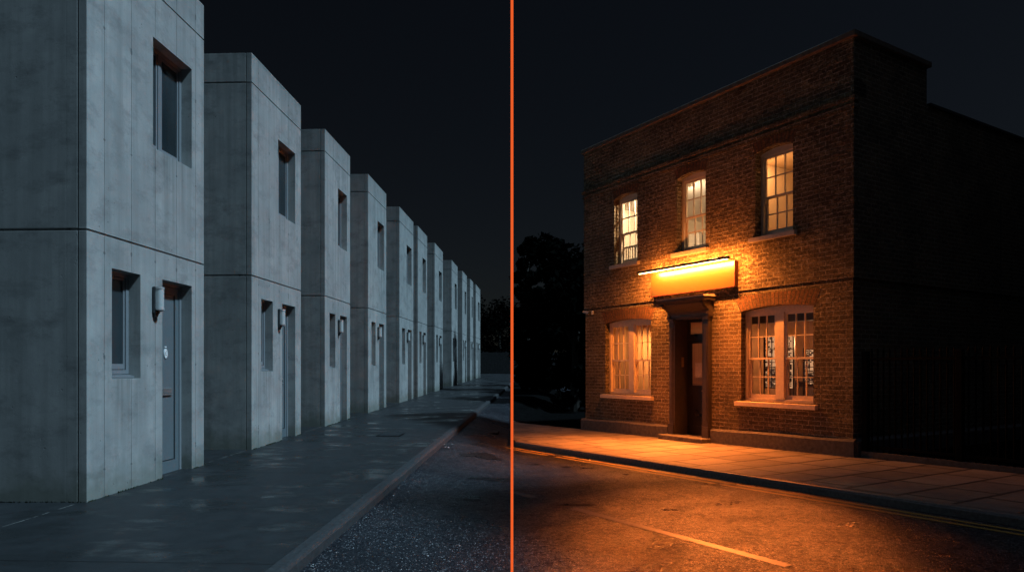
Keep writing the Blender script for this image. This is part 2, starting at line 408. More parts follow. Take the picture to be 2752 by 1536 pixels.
# ------------------------------------------------------------------ layout of the place
H = 1.4
BX, BY = 5.385, 10.82                       # near corner of the brick pub
AX = (.5205, -.8538); AN = (.8538, .5205)   # along its front (rightwards) and into it
PUB_RZ = math.atan2(AX[1], AX[0])
def W(x, y, z=0): return (BX+AX[0]*x+AN[0]*y, BY+AX[1]*x+AN[1]*y, z)
def local(X, Y): return ((X-BX)*AX[0]+(Y-BY)*AX[1], (X-BX)*AN[0]+(Y-BY)*AN[1])
ST = .0464                                   # the house row drifts towards +X with distance
ST_RZ = -math.atan(ST)
def facade_x(Y): return -4.772+ST*Y
def kerb_x(Y): return -1.834+ST*Y
def level(X, Y):
    """pavement level: the house street climbs gently, the pub street falls to the left"""
    zl = .016*(min(max(Y, -15), 66)-7.16)
    lx, _ = local(X, Y); zr = .0145*min(max(lx, -10), 8)
    sh = 2.5*sstep(18, 30, Y); w = sstep(-1.2+sh, .25+sh, X)
    return zl*(1-w)+zr*w

# ------------------------------------------------------------------ setting: grounds
def sheet(name, mat, fu, us, vs, dz, parent=None, uvf=None):
    mb = MB(); nu, nv = len(us), len(vs); V = []; UV = []
    for v in vs:
        for u in us:
            X, Y = fu(u, v); V.append((X, Y, level(X, Y)+dz)); UV.append(uvf(u, v) if uvf else (X, Y))
    F = [(j*nu+i, j*nu+i+1, (j+1)*nu+i+1, (j+1)*nu+i) for j in range(nv-1) for i in range(nu-1)]
    mb.add(V, F, 0, [[UV[k] for k in f] for f in F])
    return struct(mb.build(name, mat, None, True))
def rng(a, b, n): return [a+(b-a)*i/n for i in range(n+1)]

gx = rng(-220, -12, 8)+rng(-11, 24, 35)+rng(30, 220, 8); gy = rng(-120, -12, 6)+rng(-10, 70, 80)+rng(80, 420, 10)
sheet('ground', M['earth'], lambda u, v: (u, v), gx, gy, -.19)
sheet('road', M['asphalt'], lambda u, v: (kerb_x(v)-.08+u, v), rng(0, 3, 24)+rng(3.25, 16, 40), rng(-9, 66, 200), -.1)
# pavement in front of the houses: object frame follows the street so that its joints do too
def house_pave():
    us = rng(-11, 0, 22); us2 = [0+i*.25 for i in range(1, 14)]
    mb = MB(); org = Vector((facade_x(0), 0, 0)); rot = Matrix.Rotation(-ST_RZ, 3, 'Z')
    ys = rng(-9, 62, 142); V = []
    for Y in ys:
        kx = kerb_x(Y)-.145; fx = facade_x(Y)
        row = [fx+u for u in us]+[fx+(kx-fx)*k/12 for k in range(1, 13)]
        V += [rot @ (Vector((X, Y, level(X, Y)))-org) for X in row]
    n = len(us)+12
    F = [(j*n+i, j*n+i+1, (j+1)*n+i+1, (j+1)*n+i) for j in range(len(ys)-1) for i in range(n-1)]
    mb.add(V, F); o = mb.build('pavement', M['pave'], None, True); o.location = org; o.rotation_euler = (0, 0, ST_RZ)
    return struct(o)
house_pave()
def kerb_run(name, mat, line, side, wk=1.0):
    """line: list of (X,Y) along the outer face; side: unit normal towards the pavement"""
    mb = MB(); prof = [(a*wk, b) for a, b in ((0, -.16), (.012, -.03), (.03, -.006), (.055, .002), (.14, .002), (.14, -.16))]; V = []
    for k, (X, Y) in enumerate(line):
        for o_, z in prof:
            x, y = X+side[0]*o_, Y+side[1]*o_; V.append((x, y, level(x, y)+z))
    n = len(prof)
    F = [(j*n+i, j*n+i+1, (j+1)*n+i+1, (j+1)*n+i) for j in range(len(line)-1) for i in range(n-1)]
    mb.add(V, F); return struct(mb.build(name, mat))
kl = [(kerb_x(y), y) for y in rng(-9, 62, 170)]
kerb_run('kerb', M['kerb'], kl, (-1, ST))
# stone pavement before the pub, cut off at the side street
Q = 3.03
def xl(q): return (.8538*q-5.355)/.5205
qs = rng(Q-.14, 0, 14); ts = rng(0, 1, 90)
def sp(u, q):
    a = xl(q); x = a+(9-a)*u; X, Y, _ = W(x, -q); return X, Y
sheet('stone_pavement', M['slabs'], sp, ts, qs, 0.0, None, lambda u, q: (q+.2, xl(q)+(9-xl(q))*u))
pk = [W(x, -Q)[:2] for x in rng(xl(Q), 9, 110)]
kerb_run('stone_kerb', M['kerb2'], pk, AN)
rk = [(-.03, y) for y in rng(W(xl(Q), -Q)[1], 40, 60)]
kerb_run('corner_kerb', M['shaded_kerb'], rk, (1, 0), .42)
sheet('verge', M['earth'], lambda u, q: ((lambda a: W(a+(-6.8-a)*u, -q)[:2])(xl(q)+.06)), rng(0, 1, 14), rng(0, -16, 20), -.004)
sheet('yard', M['earth'], lambda u, q: W(u, -q)[:2], rng(-.2, 9, 14), rng(0, -16, 20), -.004)
def strip(name, mat, x0, x1, q0, q1, dz=-.096, n=40):
    return sheet(name, mat, lambda u, q: W(u, -q)[:2], rng(x0, x1, n), [q0, q1], dz)
for q0, q1 in ((3.17, 3.24), (3.33, 3.40)):
    strip('yellow_line', M['yellow'], -5.0, -3.62, q0, q1, -.096, 12)
    strip('yellow_line', M['yellow'], -3.38, 9, q0, q1, -.096, 60)
strip('centre_line', M['whiteline'], .55, 3.2, 5.83, 5.93); strip('centre_line', M['whiteline'], -.7, -.2, 5.83, 5.93, n=6)
strip('centre_line', M['whiteline'], 4.2, 6.8, 5.83, 5.93)
def blob(name, X, Y, rx, ry, dz, mat):
    mb = MB(); n = 22; V = [(X, Y, level(X, Y)+dz)]
    for k in range(n):
        a = k*2*math.pi/n; r = 1+.25*math.sin(3*a+X*5)+.12*math.sin(7*a+Y); x, y = X+rx*r*math.cos(a), Y+ry*r*math.sin(a)
        V.append((x, y, level(x, y)+dz))
    mb.add(V, [(0, 1+k, 1+(k+1) % n) for k in range(n)]); return struct(mb.build(name, mat))
for X, Y, rx, ry in ((-.52, 11.6, .32, .35), (-.45, 7.9, .1, .12), (-.25, 9.3, .3, .13), (-.62, 13.1, .16, .2)):
    blob('wet_patch', X, Y, rx, ry, -.095, M['patch'])
for lx, q, rx, ry in ((-3.5, 3.32, .14, .12), (-2.7, 4.2, .09, .08), (-2.2, 4.0, .08, .06), (.3, 3.35, .2, .06), (.4, 5.72, .22, .05)):
    X, Y, _ = W(lx, -q); blob('wet_patch', X, Y, rx, ry, -.0955, M['patch'])

# drain covers
def cover(X, Y, w, d, dz, label, rz):
    t = thing('drain_cover', label, 'drain cover', (X, Y, level(X, Y)+dz), rz, 'iron covers let into the wet ground')
    f = MB(); f.box(-w/2, w/2, -d/2, d/2, -.03, .004); f.build('rim', M['iron'], t)
    g = MB()
    for k in range(8): g.box(-w/2+.03, w/2-.03, -d/2+.03+k*(d-.06)/8, -d/2+.03+(k+.5)*(d-.06)/8, .005, .009)
    g.build('grate', M['lampbody'], t)
cover(-2.36, 13.4, .46, .6, 0, 'dark iron cover in the pavement before the third concrete house', ST_RZ)
cover(-.5, 15.8, .4, .5, -.1, 'dark iron grate in the asphalt beside the kerb', ST_RZ)

# ------------------------------------------------------------------ concrete houses
K = .97
HW = 2.36; HH = 6.49
Z1, Z2 = 2.86, 6.01
WIN = (.40, .915, 1.29, 2.515); DOOR = (1.36, 2.045, -.01, 2.52); UPW = (1.165, 2.045, 4.105, 5.455)
REC = .145
def house_wall_mesh():
    mb = MB(); pt = lambda u, z, d: (-d, u, z); g = .012
    hol = lambda r: (r[0], r[1], r[2], r[3], r[3], REC)
    for z0, z1, hs in ((-.3, Z1-g, [hol(WIN), hol(DOOR)]), (Z1+g, Z2-g, [hol(UPW)]), (Z2+g, HH, [])):
        holed_wall(mb, pt, 0, HW, z0, z1, hs, 1, 0)
        for y in (0, HW): mb.quad((-.085, y, z0), (0, y, z0), (0, y, z1), (-.085, y, z1), 0)
        for z in (z0, z1): mb.quad((-.085, 0, z), (0, 0, z), (0, HW, z), (-.085, HW, z), 0)
        mb.box(-7, -.22, 0, HW, z0, z1, 0)
        for a, b in ((0, .016), (HW-.016, HW)): mb.box(-.2195, -.10, a, b, z0, z1, 0)
    mb.box(-6.985, -.23, .018, HW-.018, -.2, HH-.02, 0)
    for a, b in ((.018, .03), (HW-.03, HW-.018)): mb.box(-.19, -.018, a, b, -.2, HH-.02, 0)
    for z in (Z1, Z2): mb.box(-.03, -.018, .031, HW-.031, z-.05, z+.05, 0)
    mb.box(-.0865, -.0005, .05, HW-.05, HH-.03, HH-.001, 0)
    return mb
def window_unit(r, parent, split, sill):
    """recessed aluminium window filling opening r=(y0,y1,z0,z1)"""
    y0, y1, z0, z1 = r; x = -REC; f = .05
    mb = MB()
    zb = z0+(.05 if sill else 0)
    mb.box(x-.05, x, y0, y0+f, zb, z1); mb.box(x-.05, x, y1-f, y1, zb, z1)
    mb.box(x-.05, x, y0+f, y1-f, z1-f, z1); mb.box(x-.05, x, y0+f, y1-f, zb, zb+f)
    edges = [y0+f, y1-f]
    if split: edges = [y0+f, y0+f+(y1-y0-2*f)*.42, y1-f]; m = edges[1]; mb.box(x-.05, x-.002, m-.03, m+.03, zb+f, z1-f)
    win = mb.build('window', M['frame'], parent)
    for i in range(len(edges)-1):
        a = edges[i]+(.03 if i else 0); b = edges[i+1]-(.03 if i+1 < len(edges)-1 else 0); c, d = zb+f, z1-f
        cs = MB(); k = .035
        cs.box(x-.04, x-.010, a+.008, a+k, c+.008, d-.008); cs.box(x-.04, x-.010, b-k, b-.008, c+.008, d-.008)
        cs.box(x-.04, x-.010, a+k, b-k, d-k, d-.008); cs.box(x-.04, x-.010, a+k, b-k, c+.008, c+.07)
        cs.build('casement', M['frame'], win)
        p = MB(); p.box(x-.034, x-.026, a+k, b-k, c+.07, d-k); p.build('pane', M['dkglass'], win)
        gk = MB(); gk.box(x-.05, x-.036, a, b, c, d); gk.build('gasket', M['gasket'], win)
    if sill:
        s = MB(); s.prism([(x-.05, z0+.004), (x+.07, z0+.004), (x+.075, z0+.03), (x-.05, z0+.05)], 'y', y0+.004, y1-.004); s.build('sill', M['frame'], win)
    return win
def make_house():
    h = thing('concrete_house', '', 'house')
    house_wall_mesh().build('wall', [M['conc'], M['conc_board']], h)
    window_unit(WIN, h, False, True); window_unit(UPW, h, True, False)
    y0, y1, z0, z1 = DOOR; x = -REC
    fr = MB(); f = .045
    fr.box(x-.06, x, y0, y0+f, 0.03, z1); fr.box(x-.06, x, y1-f, y1, .03, z1); fr.box(x-.06, x, y0+f, y1-f, z1-f, z1); fr.box(x-.06, x+.02, y0, y1, .0, .03)
    fr.build('door_frame', M['frame'], h)
    a, b, c, d = y0+f+.006, y1-f-.006, .036, z1-f-.006
    dr = MB(); st = .085
    dr.box(x-.05, x-.02, a, b, c, d, 0)
    for (p, q, r_, s_) in ((a, a+st, c, d), (b-st, b, c, d), (a+st, b-st, d-st, d), (a+st, b-st, c, c+.16)): dr.box(x-.0205, x-.008, p, q, r_, s_, 0)
    for (p, q, r_, s_) in ((a+st+.008, a+st+.016, c+.168, d-st-.008), (b-st-.016, b-st-.008, c+.168, d-st-.008), (a+st+.016, b-st-.016, d-st-.016, d-st-.008), (a+st+.016, b-st-.016, c+.168, c+.176)): dr.box(x-.0198, x-.0145, p, q, r_, s_, 1)
    door = dr.build('door', [M['door'], M['gasket']], h)
    lb = MB(); m = (a+b)/2
    lb.box(x-.0195, x-.004, m-.13, m+.13, 1.08, 1.15, 0, .004); lb.box(x-.0195, x+.004, m-.12, m+.12, 1.055, 1.075, 0, .003); lb.build('letterbox', M['steel'], door)
    th = MB(); th.prism([(-REC, -.05), (.03, -.05), (.03, .0), (-REC, .028)], 'y', y0, y1); th.build('threshold', M['frame'], h)
    return h
proto = make_house()
# plaque on the first door
def plaque(door):
    y0, y1 = DOOR[0], DOOR[1]; m = (y0+y1)/2-.005; z = 1.60; x = -REC-.0195
    mb = MB(); n = 24
    ring = [(m+.036*math.cos(k*2*math.pi/n), z+.062*math.sin(k*2*math.pi/n)) for k in range(n)]
    mb.prism(ring, 'x', x, x+.012, 0)
    pts = []
    for k in range(25):
        a = math.radians(60+k*12.5); pts.append((x+.0125, m+.014*math.cos(a)*(1 if k > 8 else 1), z-.012+.016*math.sin(a)))
    mb.tube(pts, .0026, 1, 5)
    mb.tube([(x+.0125, m-.014, z-.010), (x+.0125, m-.010, z+.012), (x+.0125, m+.001, z+.028), (x+.0125, m+.012, z+.031)], .0026, 1, 5)
    mb.box(x, x+.008, m-.022, m+.022, z+.078, z+.094, 0)
    mb.build('number_plaque', [M['white'], M['ink']], door)
starts = [7.375, 11.54, 15.4, 19.19, 23.36, 26.75, 30.9, 36.6, 41.4, 45.8, 49.6]
ends = [9.92, 13.88, 17.4, 21.4, 25.85, 28.9, 33.4, 39.1, 43.8, 47.7, 53.0]
ordn = ['nearest concrete house, its roof running out of the top of the photo', 'second concrete house from the camera, the nearest whose whole roof shows',
        'third concrete house from the camera along the wet pavement', 'fourth concrete house from the camera along the wet pavement',
        'fifth concrete house from the camera along the wet pavement', 'sixth concrete house, in the exact middle of the row of eleven',
        'seventh concrete house from the camera in the row', 'fourth concrete house from the far end of the row',
        'third concrete house from the far end of the row', 'next to last concrete house at the far end of the row',
        'last concrete house at the far end, beside the grey fence']
lamp_lab = ['nearest opal wall lamp, overlapping the grey door of the first concrete house', 'opal wall lamp beside the door of the second concrete house',
        'opal wall lamp beside the door of the third concrete house', 'opal wall lamp beside the door of the fourth concrete house',
        'opal wall lamp beside the door of the fifth concrete house', 'opal wall lamp beside the door of the sixth, middle concrete house',
        'opal wall lamp beside the door of the seventh concrete house', 'opal wall lamp beside the door of the eighth concrete house',
        'opal wall lamp on the third concrete house from the far end', 'opal wall lamp on the next to last concrete house',
        'farthest opal wall lamp, on the last concrete house by the fence']
def make_lamp():
    t = thing('wall_lamp', '', 'wall lamp')
    p = MB(); p.box(.002, .045, -.055, .055, -.19, .135, 0, .008); p.prism([(.002, -.19), (.04, -.19), (.03, -.225), (.002, -.24)], 'y', -.03, .03); p.build('back_plate', M['lampbody'], t)
    d = MB(); n = 10
    arc = [(.045, -.05)]+[(.07+.045*math.cos(a), .05*math.sin(a)) for a in [(-math.pi/2+math.pi*k/n) for k in range(n+1)]]+[(.045, .05)]
    d.prism(arc, 'z', -.125, .105); d.build('diffuser', M['diff'], t)
    c = MB(); arc2 = [(x*1.0+.004, y*1.1) for x, y in arc]; c.prism(arc2, 'z', .105, .128); c.build('cap', M['plastic'], t)
    c = MB(); c.prism(arc2, 'z', -.15, -.125); c.tube([(.085, 0, -.149), (.085, 0, -.172)], [.03, .022], 0, 10); c.build('base_ring', M['plastic'], t)
    return t
lproto = make_lamp()
for i, (a, b) in enumerate(zip(starts, ends)):
    h = proto if i == 0 else copy_tree(proto)
    l = lproto if i == 0 else copy_tree(lproto)
    Y = a*K; w = (b-a)*K; X = facade_x(Y); z = level(X, Y)-.012
    h.location = (X, Y, z); h.rotation_euler = (0, 0, ST_RZ); sy = w/HW; h.scale = (1, sy, 1)
    zs = 1.0+(.0 if i < 6 else .004*(i-5)); h.scale.z = zs
    tag(h, ordn[i], 'house', 'concrete houses in a row along the wet pavement')
    u = 1.19*sy
    l.location = (X+math.sin(-ST_RZ)*u, Y+math.cos(ST_RZ)*u, z+2.27*zs); l.rotation_euler = (0, 0, ST_RZ)
    tag(l, lamp_lab[i], 'wall lamp', 'wall lamps beside the house doors')
    if i == 0: pass
plaque(next(c for c in proto.children if c.name.startswith('door') and 'frame' not in c.name))

# moss and tufts along the foot of the first houses
mb = MB()
for i in (0, 1, 2):
    a, b = starts[i]*K, ends[i]*K
    for k in range(420):
        y = a+random.random()*(b-a); X = facade_x(y)+.006+abs(random.gauss(0, .012)); u = (y-a)*HW/(b-a)
        if DOOR[0]-.02 < u < DOOR[1]+.02: continue
        if math.sin(y*9+i)+math.sin(y*23) < -.2: continue
        z = level(X, y); s = .008+.013*random.random(); an = random.random()*6.28; dx, dy = s*math.cos(an)*.5, s*math.sin(an)*.5
        mb.add([(X-dx, y-dy, z-.004), (X+dx, y+dy, z-.004), (X+dx*.3+.006, y+dy*.3, z+s)], [(0, 1, 2)])
    for k in range(200 if i == 0 else 0):
        x = facade_x(a)-random.random()*2.2; y = a-.005-abs(random.gauss(0, .012)); z = level(x, y); s = .008+.012*random.random()
        mb.add([(x-s*.5, y, z-.004), (x+s*.5, y, z-.004), (x, y-.005, z+s)], [(0, 1, 2)])
tag(mb.build('moss', M['moss']), 'low moss and weeds along the foot of the concrete walls', 'moss', None, 'stuff')
# pale grit and scraps on the asphalt beside the kerb
mb = MB()
for k in range(520):
    y = 4.2+abs(random.gauss(0, 1))*3.6; x0 = kerb_x(y)+.03; x = x0+random.random()*(0.0-x0) if random.random() < .7 else x0+abs(random.gauss(0, .06))
    if x > -.03: continue
    z = level(x, y)-.093; s = .0025+.004*random.random()**2+(.008 if random.random() < .03 else 0); an = random.random()*6.28; c, d = math.cos(an)*s, math.sin(an)*s
    mb.add([(x-c, y-d, z), (x+d*.8, y-c*.8, z+.002), (x+c, y+d, z+.0), (x-d*.8, y+c*.8, z+.004)], [(0, 1, 2, 3)])
for k in range(6):
    y = 12.2+random.gauss(0, .25); x = kerb_x(y)+.12+random.gauss(0, .05); z = level(x, y)-.092; s = .02
    mb.add([(x-s, y, z), (x, y-s, z+.01), (x+s, y, z+.004), (x, y+s, z+.012)], [(0, 1, 2, 3)])
tag(mb.build('grit', M['litter']), 'pale grit and scraps scattered on the asphalt beside the kerb', 'grit', None, 'stuff')

# ------------------------------------------------------------------ far end: fence and trees
fy = 63.0; fz = level(-2, fy)
f = thing('timber_fence', 'grey timber fence closing the far end of the house street', 'fence', (0, fy, fz))
mb = MB(); x = -9.0
while x < 6.0:
    mb.box(x, x+.135, 0, .02, 0, 1.95+.02*math.sin(x*7)); x += .145
mb.build('boards', M['fence'], f)
for k in range(8): MB().box(-9.0+k*2.1, -8.9+k*2.1, .025, .12, -.2, 2.05).build('post', M['fence'], f)
r = MB(); r.box(-9, 6, .021, .06, .35, .45); r.box(-9, 6, .021, .06, 1.5, 1.6); r.build('rail', M['fence'], f)

def tree(name, X, Y, h, rad, label, seed, n=5200, base=None, group=None):
    rnd = random.Random(seed); z = level(X, Y) if base is None else base
    t = thing(name, label, 'tree', (X, Y, z-.1), 0, group)
    tr = MB(); tr.tube([(0, 0, 0), (.05, .02, h*.3), (-.04, .05, h*.62)], [h*.03, h*.024, h*.012], 0, 9)
    cl = []
    for k in range(44):
        a = rnd.random()*6.28; zz = h*(.05+.88*rnd.random()); wd = rad*(1-.62*abs(zz/h-.42)**1.3/.45)*(.35+.65*rnd.random())
        c = Vector((wd*math.cos(a), wd*math.sin(a), zz)); cl.append((c, rad*(.22+.22*rnd.random())))
        if k % 3 == 0: tr.tube([(0, 0, max(h*.15, zz-h*.2)), (c.x*.5, c.y*.5, zz-h*.07), tuple(c)], [h*.011, h*.007, h*.003], 0, 6)
    tr.build('trunk', M['bark'], t)
    cr = MB()
    for k in range(n):
        c, r_ = cl[rnd.randrange(len(cl))]
        d = Vector((rnd.gauss(0, 1), rnd.gauss(0, 1), rnd.gauss(0, .8))); d = d.normalized()*r_*(rnd.random()**.4)
        p = c+d; s = h*(.012+.014*rnd.random())
        u = Vector((rnd.gauss(0, 1), rnd.gauss(0, 1), rnd.gauss(0, .6))).normalized(); w = u.cross(Vector((rnd.gauss(0, 1), rnd.gauss(0, 1), rnd.gauss(0, 1)))).normalized()
        cr.add([p-u*s, p+w*s*.55, p+u*s*1.1, p-w*s*.55], [(0, 1, 2, 3)])
    cr.build('crown', M['leaf'], t); return t
G1 = 'trees behind the far fence'
for k, (X, Y, h, rad, lab) in enumerate(((-4.6, 69, 8.0, 3.2, 'broad dark tree behind the far fence, half hidden by the last house'),
        (-1.3, 70, 7.6, 2.8, 'dark round tree behind the middle of the far fence'), (1.4, 71, 7.3, 2.6, 'dark tree behind the far fence beside the orange divider'))):
    tree('broadleaf_tree', X, Y, h, rad, lab, 40+k, 5200, fz, G1)
G2 = 'dark trees left of the brick building'
for k, (X, Y, h, rad, lab) in enumerate(((2.25, 24.5, 6.6, 1.6, 'dense black tree close against the left end of the brick building'),
        (3.6, 28.5, 6.5, 1.7, 'tall black tree mostly hidden behind the brick building'), (1.5, 31.0, 7.4, 1.3, 'slim black tree just right of the orange divider'), (.78, 36.0, 8.3, .85, 'narrow black tree farthest off behind the orange divider'))):
    tree('dark_tree', X, Y, h, rad, lab, 60+k, 9000, level(X, Y), G2)

# ------------------------------------------------------------------ brick pub
PW = 6.9
pub = thing('brick_pub', 'two-storey dark brick building with lit sash windows and flat parapet', 'building', (BX, BY, 0), PUB_RZ)
UP = [(-5.785, -5.005), (-3.81, -3.03), (-1.85, -1.07)]
GR = [(-6.14, -4.60), (-2.195, -.70)]
DO = (-3.83, -3.03)
SPU, CRU, BOU = 5.26, 5.32, 3.76
SPG, CRG, BOG = 2.44, 2.505, .80
STR = 2.83; RV = .125
def pub_walls():
    mb = MB(); LO = .03
    hu = [(a, b, BOU, SPU, CRU, RV+.03) for a, b in UP]
    hg = [(a, b, BOG, SPG, CRG, RV) for a, b in GR]+[(DO[0], DO[1], -.02, 2.42, 2.42, .36)]
    holed_wall(mb, lambda u, z, d: (u, d, z), -PW, 0, -.4, STR, hg)
    holed_wall(mb, lambda u, z, d: (u, -LO+d, z), -PW-.03, .0+.03, STR, 5.50, hu)
    mb.quad((-PW-.03, -LO, STR), (.03, -LO, STR), (.03, 0, STR), (-PW-.03, 0, STR))
    # corbelled courses under the parapet
    for z0, z1, p in ((5.50, 5.565, .055), (5.565, 5.62, .035), (5.62, 5.685, .07)):
        mb.box(-PW-p, p, -p, 0.1, z0, z1)
    mb.box(-PW-.03, .03, -.03, .3, 5.685, 6.60)
    # side walls, parapet returns, rear range
    for x in (-PW, 0):
        s = 1 if x == 0 else -1
        mb.quad((x, 0, -.4), (x, 12, -.4), (x, 12, STR), (x, 0, STR)); x2 = x+.03*s
        mb.quad((x2, -LO, STR), (x2, 12, STR), (x2, 12, 5.95), (x2, -LO, 5.95)); mb.quad((x, 0, STR), (x, 12, STR), (x2, 12, STR), (x2, 0, STR))
        mb.box(min(x2, x2-.3*s), max(x2, x2-.3*s), .3, 2.1, 5.95, 6.60)
        mb.quad((x2, .3, 5.685), (x2, .3, 5.95), (x2, -LO, 5.95), (x2, -LO, 5.685))
    mb.box(-PW-.029, .029, 1.8, 2.1, 5.95, 6.60); mb.quad((-PW, 12, -.4), (0, 12, -.4), (0, 12, 5.95), (-PW, 12, 5.95))
    return mb
pub_walls().build('wall', M['brick'], pub)
c = MB(); c.box(-PW-.085, .085, -.085, 2.17, 6.601, 6.70, 0, .012); c.build('coping', M['coping'], pub)
rf = MB(); rf.box(-PW+.0, 0, 2.1, 12, 5.72, 5.90); rf.box(-PW-.06, .06, 2.172, 12.06, 5.951, 6.0); rf.build('roof', M['roof'], pub)
for a, b in ((-PW-.08, -4.03), (-2.865, .06)):
    p = MB(); n = 14; V = []
    for k in range(n+1):
        x = a+(b-a)*k/n; zb = .0145*x; t_ = zb+.275+.006*math.sin(x*3.1)
        for y, z in ((.02, -.4), (-.085, -.4), (-.085, t_-.035), (-.05, t_), (.02, t_+.004)): V.append((x, y, z))
    F = [(k*5+i, k*5+i+1, k*5+5+i+1, k*5+5+i) for k in range(n) for i in range(4)]+[(0, 1, 2, 3, 4), tuple(n*5+i for i in range(5))]
    p.add(V, F); p.build('plinth', M['plinth'], pub)
sp_ = MB(); sp_.prism([(.0, -.4), (.085, -.4), (.085, .24), (.0, .28)], 'y', -.02, 12); sp_.build('plinth', M['plinth'], pub)
# gauged arches over the openings
def arch_band(a, b, zp, zc, hgt, y, cols):
    w = (b-a)/2; sg = zc-zp; rad = (w*w+sg*sg)/(2*sg); m = (a+b)/2; cz = zc-rad; th = math.asin(w/rad)*1.02; mb = MB(); n = 16
    flare = 1.16
    for k in range(n):
        t0, t1 = -th+2*th*k/n, -th+2*th*(k+1)/n; V = []
        for t in (t0, t1):
            V.append((m+rad*math.sin(t), y, cz+rad*math.cos(t)))
        for t in (t1, t0): V.append((m+(rad*math.sin(t))*flare, y, zc+hgt-.35*(rad-rad*math.cos(t))))
        u0, u1 = rad*t0, rad*t1
        mb.quad(*V, 0, [(0.01, u0), (0.01, u1), (.30, u1), (.30, u0)])
    return mb
for a, b in UP: arch_band(a, b, SPU, CRU, .16, -.034, 9).build('brick_arch', M['arch'], pub)
for a, b in GR: arch_band(a, b, SPG, CRG, .23, -.004, 14).build('brick_arch', M['arch'], pub)

def sash_window(a, b, z0, zp, zc, y, lights, sillmat, so, pm=None):
    pm = pm or M['sash']
    """box-sash window; y = depth of its outer face"""
    n = 12; fw = .055; w = (b-a)/2; sg = zc-zp; rad = (w*w+sg*sg)/(2*sg); m = (a+b)/2
    ar = lambda u: zc-rad+math.sqrt(max(0, rad*rad-(u-m)**2))
    zt = zp-.05
    mb = MB(); y1 = y+.11
    mb.box(a, a+fw, y, y1, z0, zt); mb.box(b-fw, b, y, y1, z0, zt); mb.box(a+fw, b-fw, y, y1, z0, z0+.045)
    head = [(a, zt), (b, zt)]+[(b-(b-a)*k/n, ar(b-(b-a)*k/n)-.001) for k in range(n+1)]
    mb.prism(head, 'y', y, y1)
    cells = []
    if lights == 2:
        mw = .085; mb.box(m-mw, m+mw, y-.006, y1, z0+.0455, zt-.0005); cells = [(a+fw, m-mw), (m+mw, b-fw)]
    else: cells = [(a+fw, b-fw)]
    win = mb.build('window', pm, pub)
    for c0, c1 in cells:
        zl0, zl1 = z0+.045, zt; zm = zl0+(zl1-zl0)*.47
        for up, (s0, s1, yy) in enumerate(((zl0, zm+.02, y+.062), (zm-.018, zl1, y+.018))):
            s = MB(); st = .04; br = .075 if up == 0 else .035; tr = .035 if up == 0 else .045; gb = .018; d = .038
            s.box(c0, c0+st, yy, yy+d, s0, s1); s.box(c1-st, c1, yy, yy+d, s0, s1)
            s.box(c0+st, c1-st, yy, yy+d, s0, s0+br); s.box(c0+st, c1-st, yy, yy+d, s1-tr, s1)
            for k in (1, 2):
                u = c0+st+(c1-c0-2*st)*k/3; s.box(u-gb/2, u+gb/2, yy+.004, yy+d-.004, s0+br, s1-tr)
            zz = (s0+br+s1-tr)/2; e = [c0+st+(c1-c0-2*st)*k/3 for k in range(4)]
            for k in range(3): s.box(e[k]+(gb/2 if k else 0), e[k+1]-(gb/2 if k < 2 else 0), yy+.004, yy+d-.004, zz-gb/2, zz+gb/2)
            if up == 1:
                for u in (c0+.004, c1-st+.004): s.box(u, u+st-.008, yy+.002, yy+d, s0-.07, s0, 0, .006)
            s.build('sash', pm, win)
            p = MB(); p.quad((c0+st, yy+.02, s0+br), (c1-st, yy+.02, s0+br), (c1-st, yy+.02, s1-tr), (c0+st, yy+.02, s1-tr)); p.build('pane', M['glass'], win)
    s = MB(); p0 = so-.085
    s.prism([(y+.02, z0-.001), (so-.002, z0-.012), (p0, z0-.02), (p0, z0-.095), (so-.002, z0-.095), (so-.002, z0-.06), (y+.02, z0-.06)], 'x', a-.09, b+.09)
    s.build('sill', sillmat, win)
    return win
for a, b in UP: sash_window(a, b, BOU, SPU, CRU, RV, 1, M['sill'], -.03)
for a, b in GR: sash_window(a, b, BOG, SPG, CRG, RV, 2, M['sash_lamplit'], 0, M['sash_lamplit'])

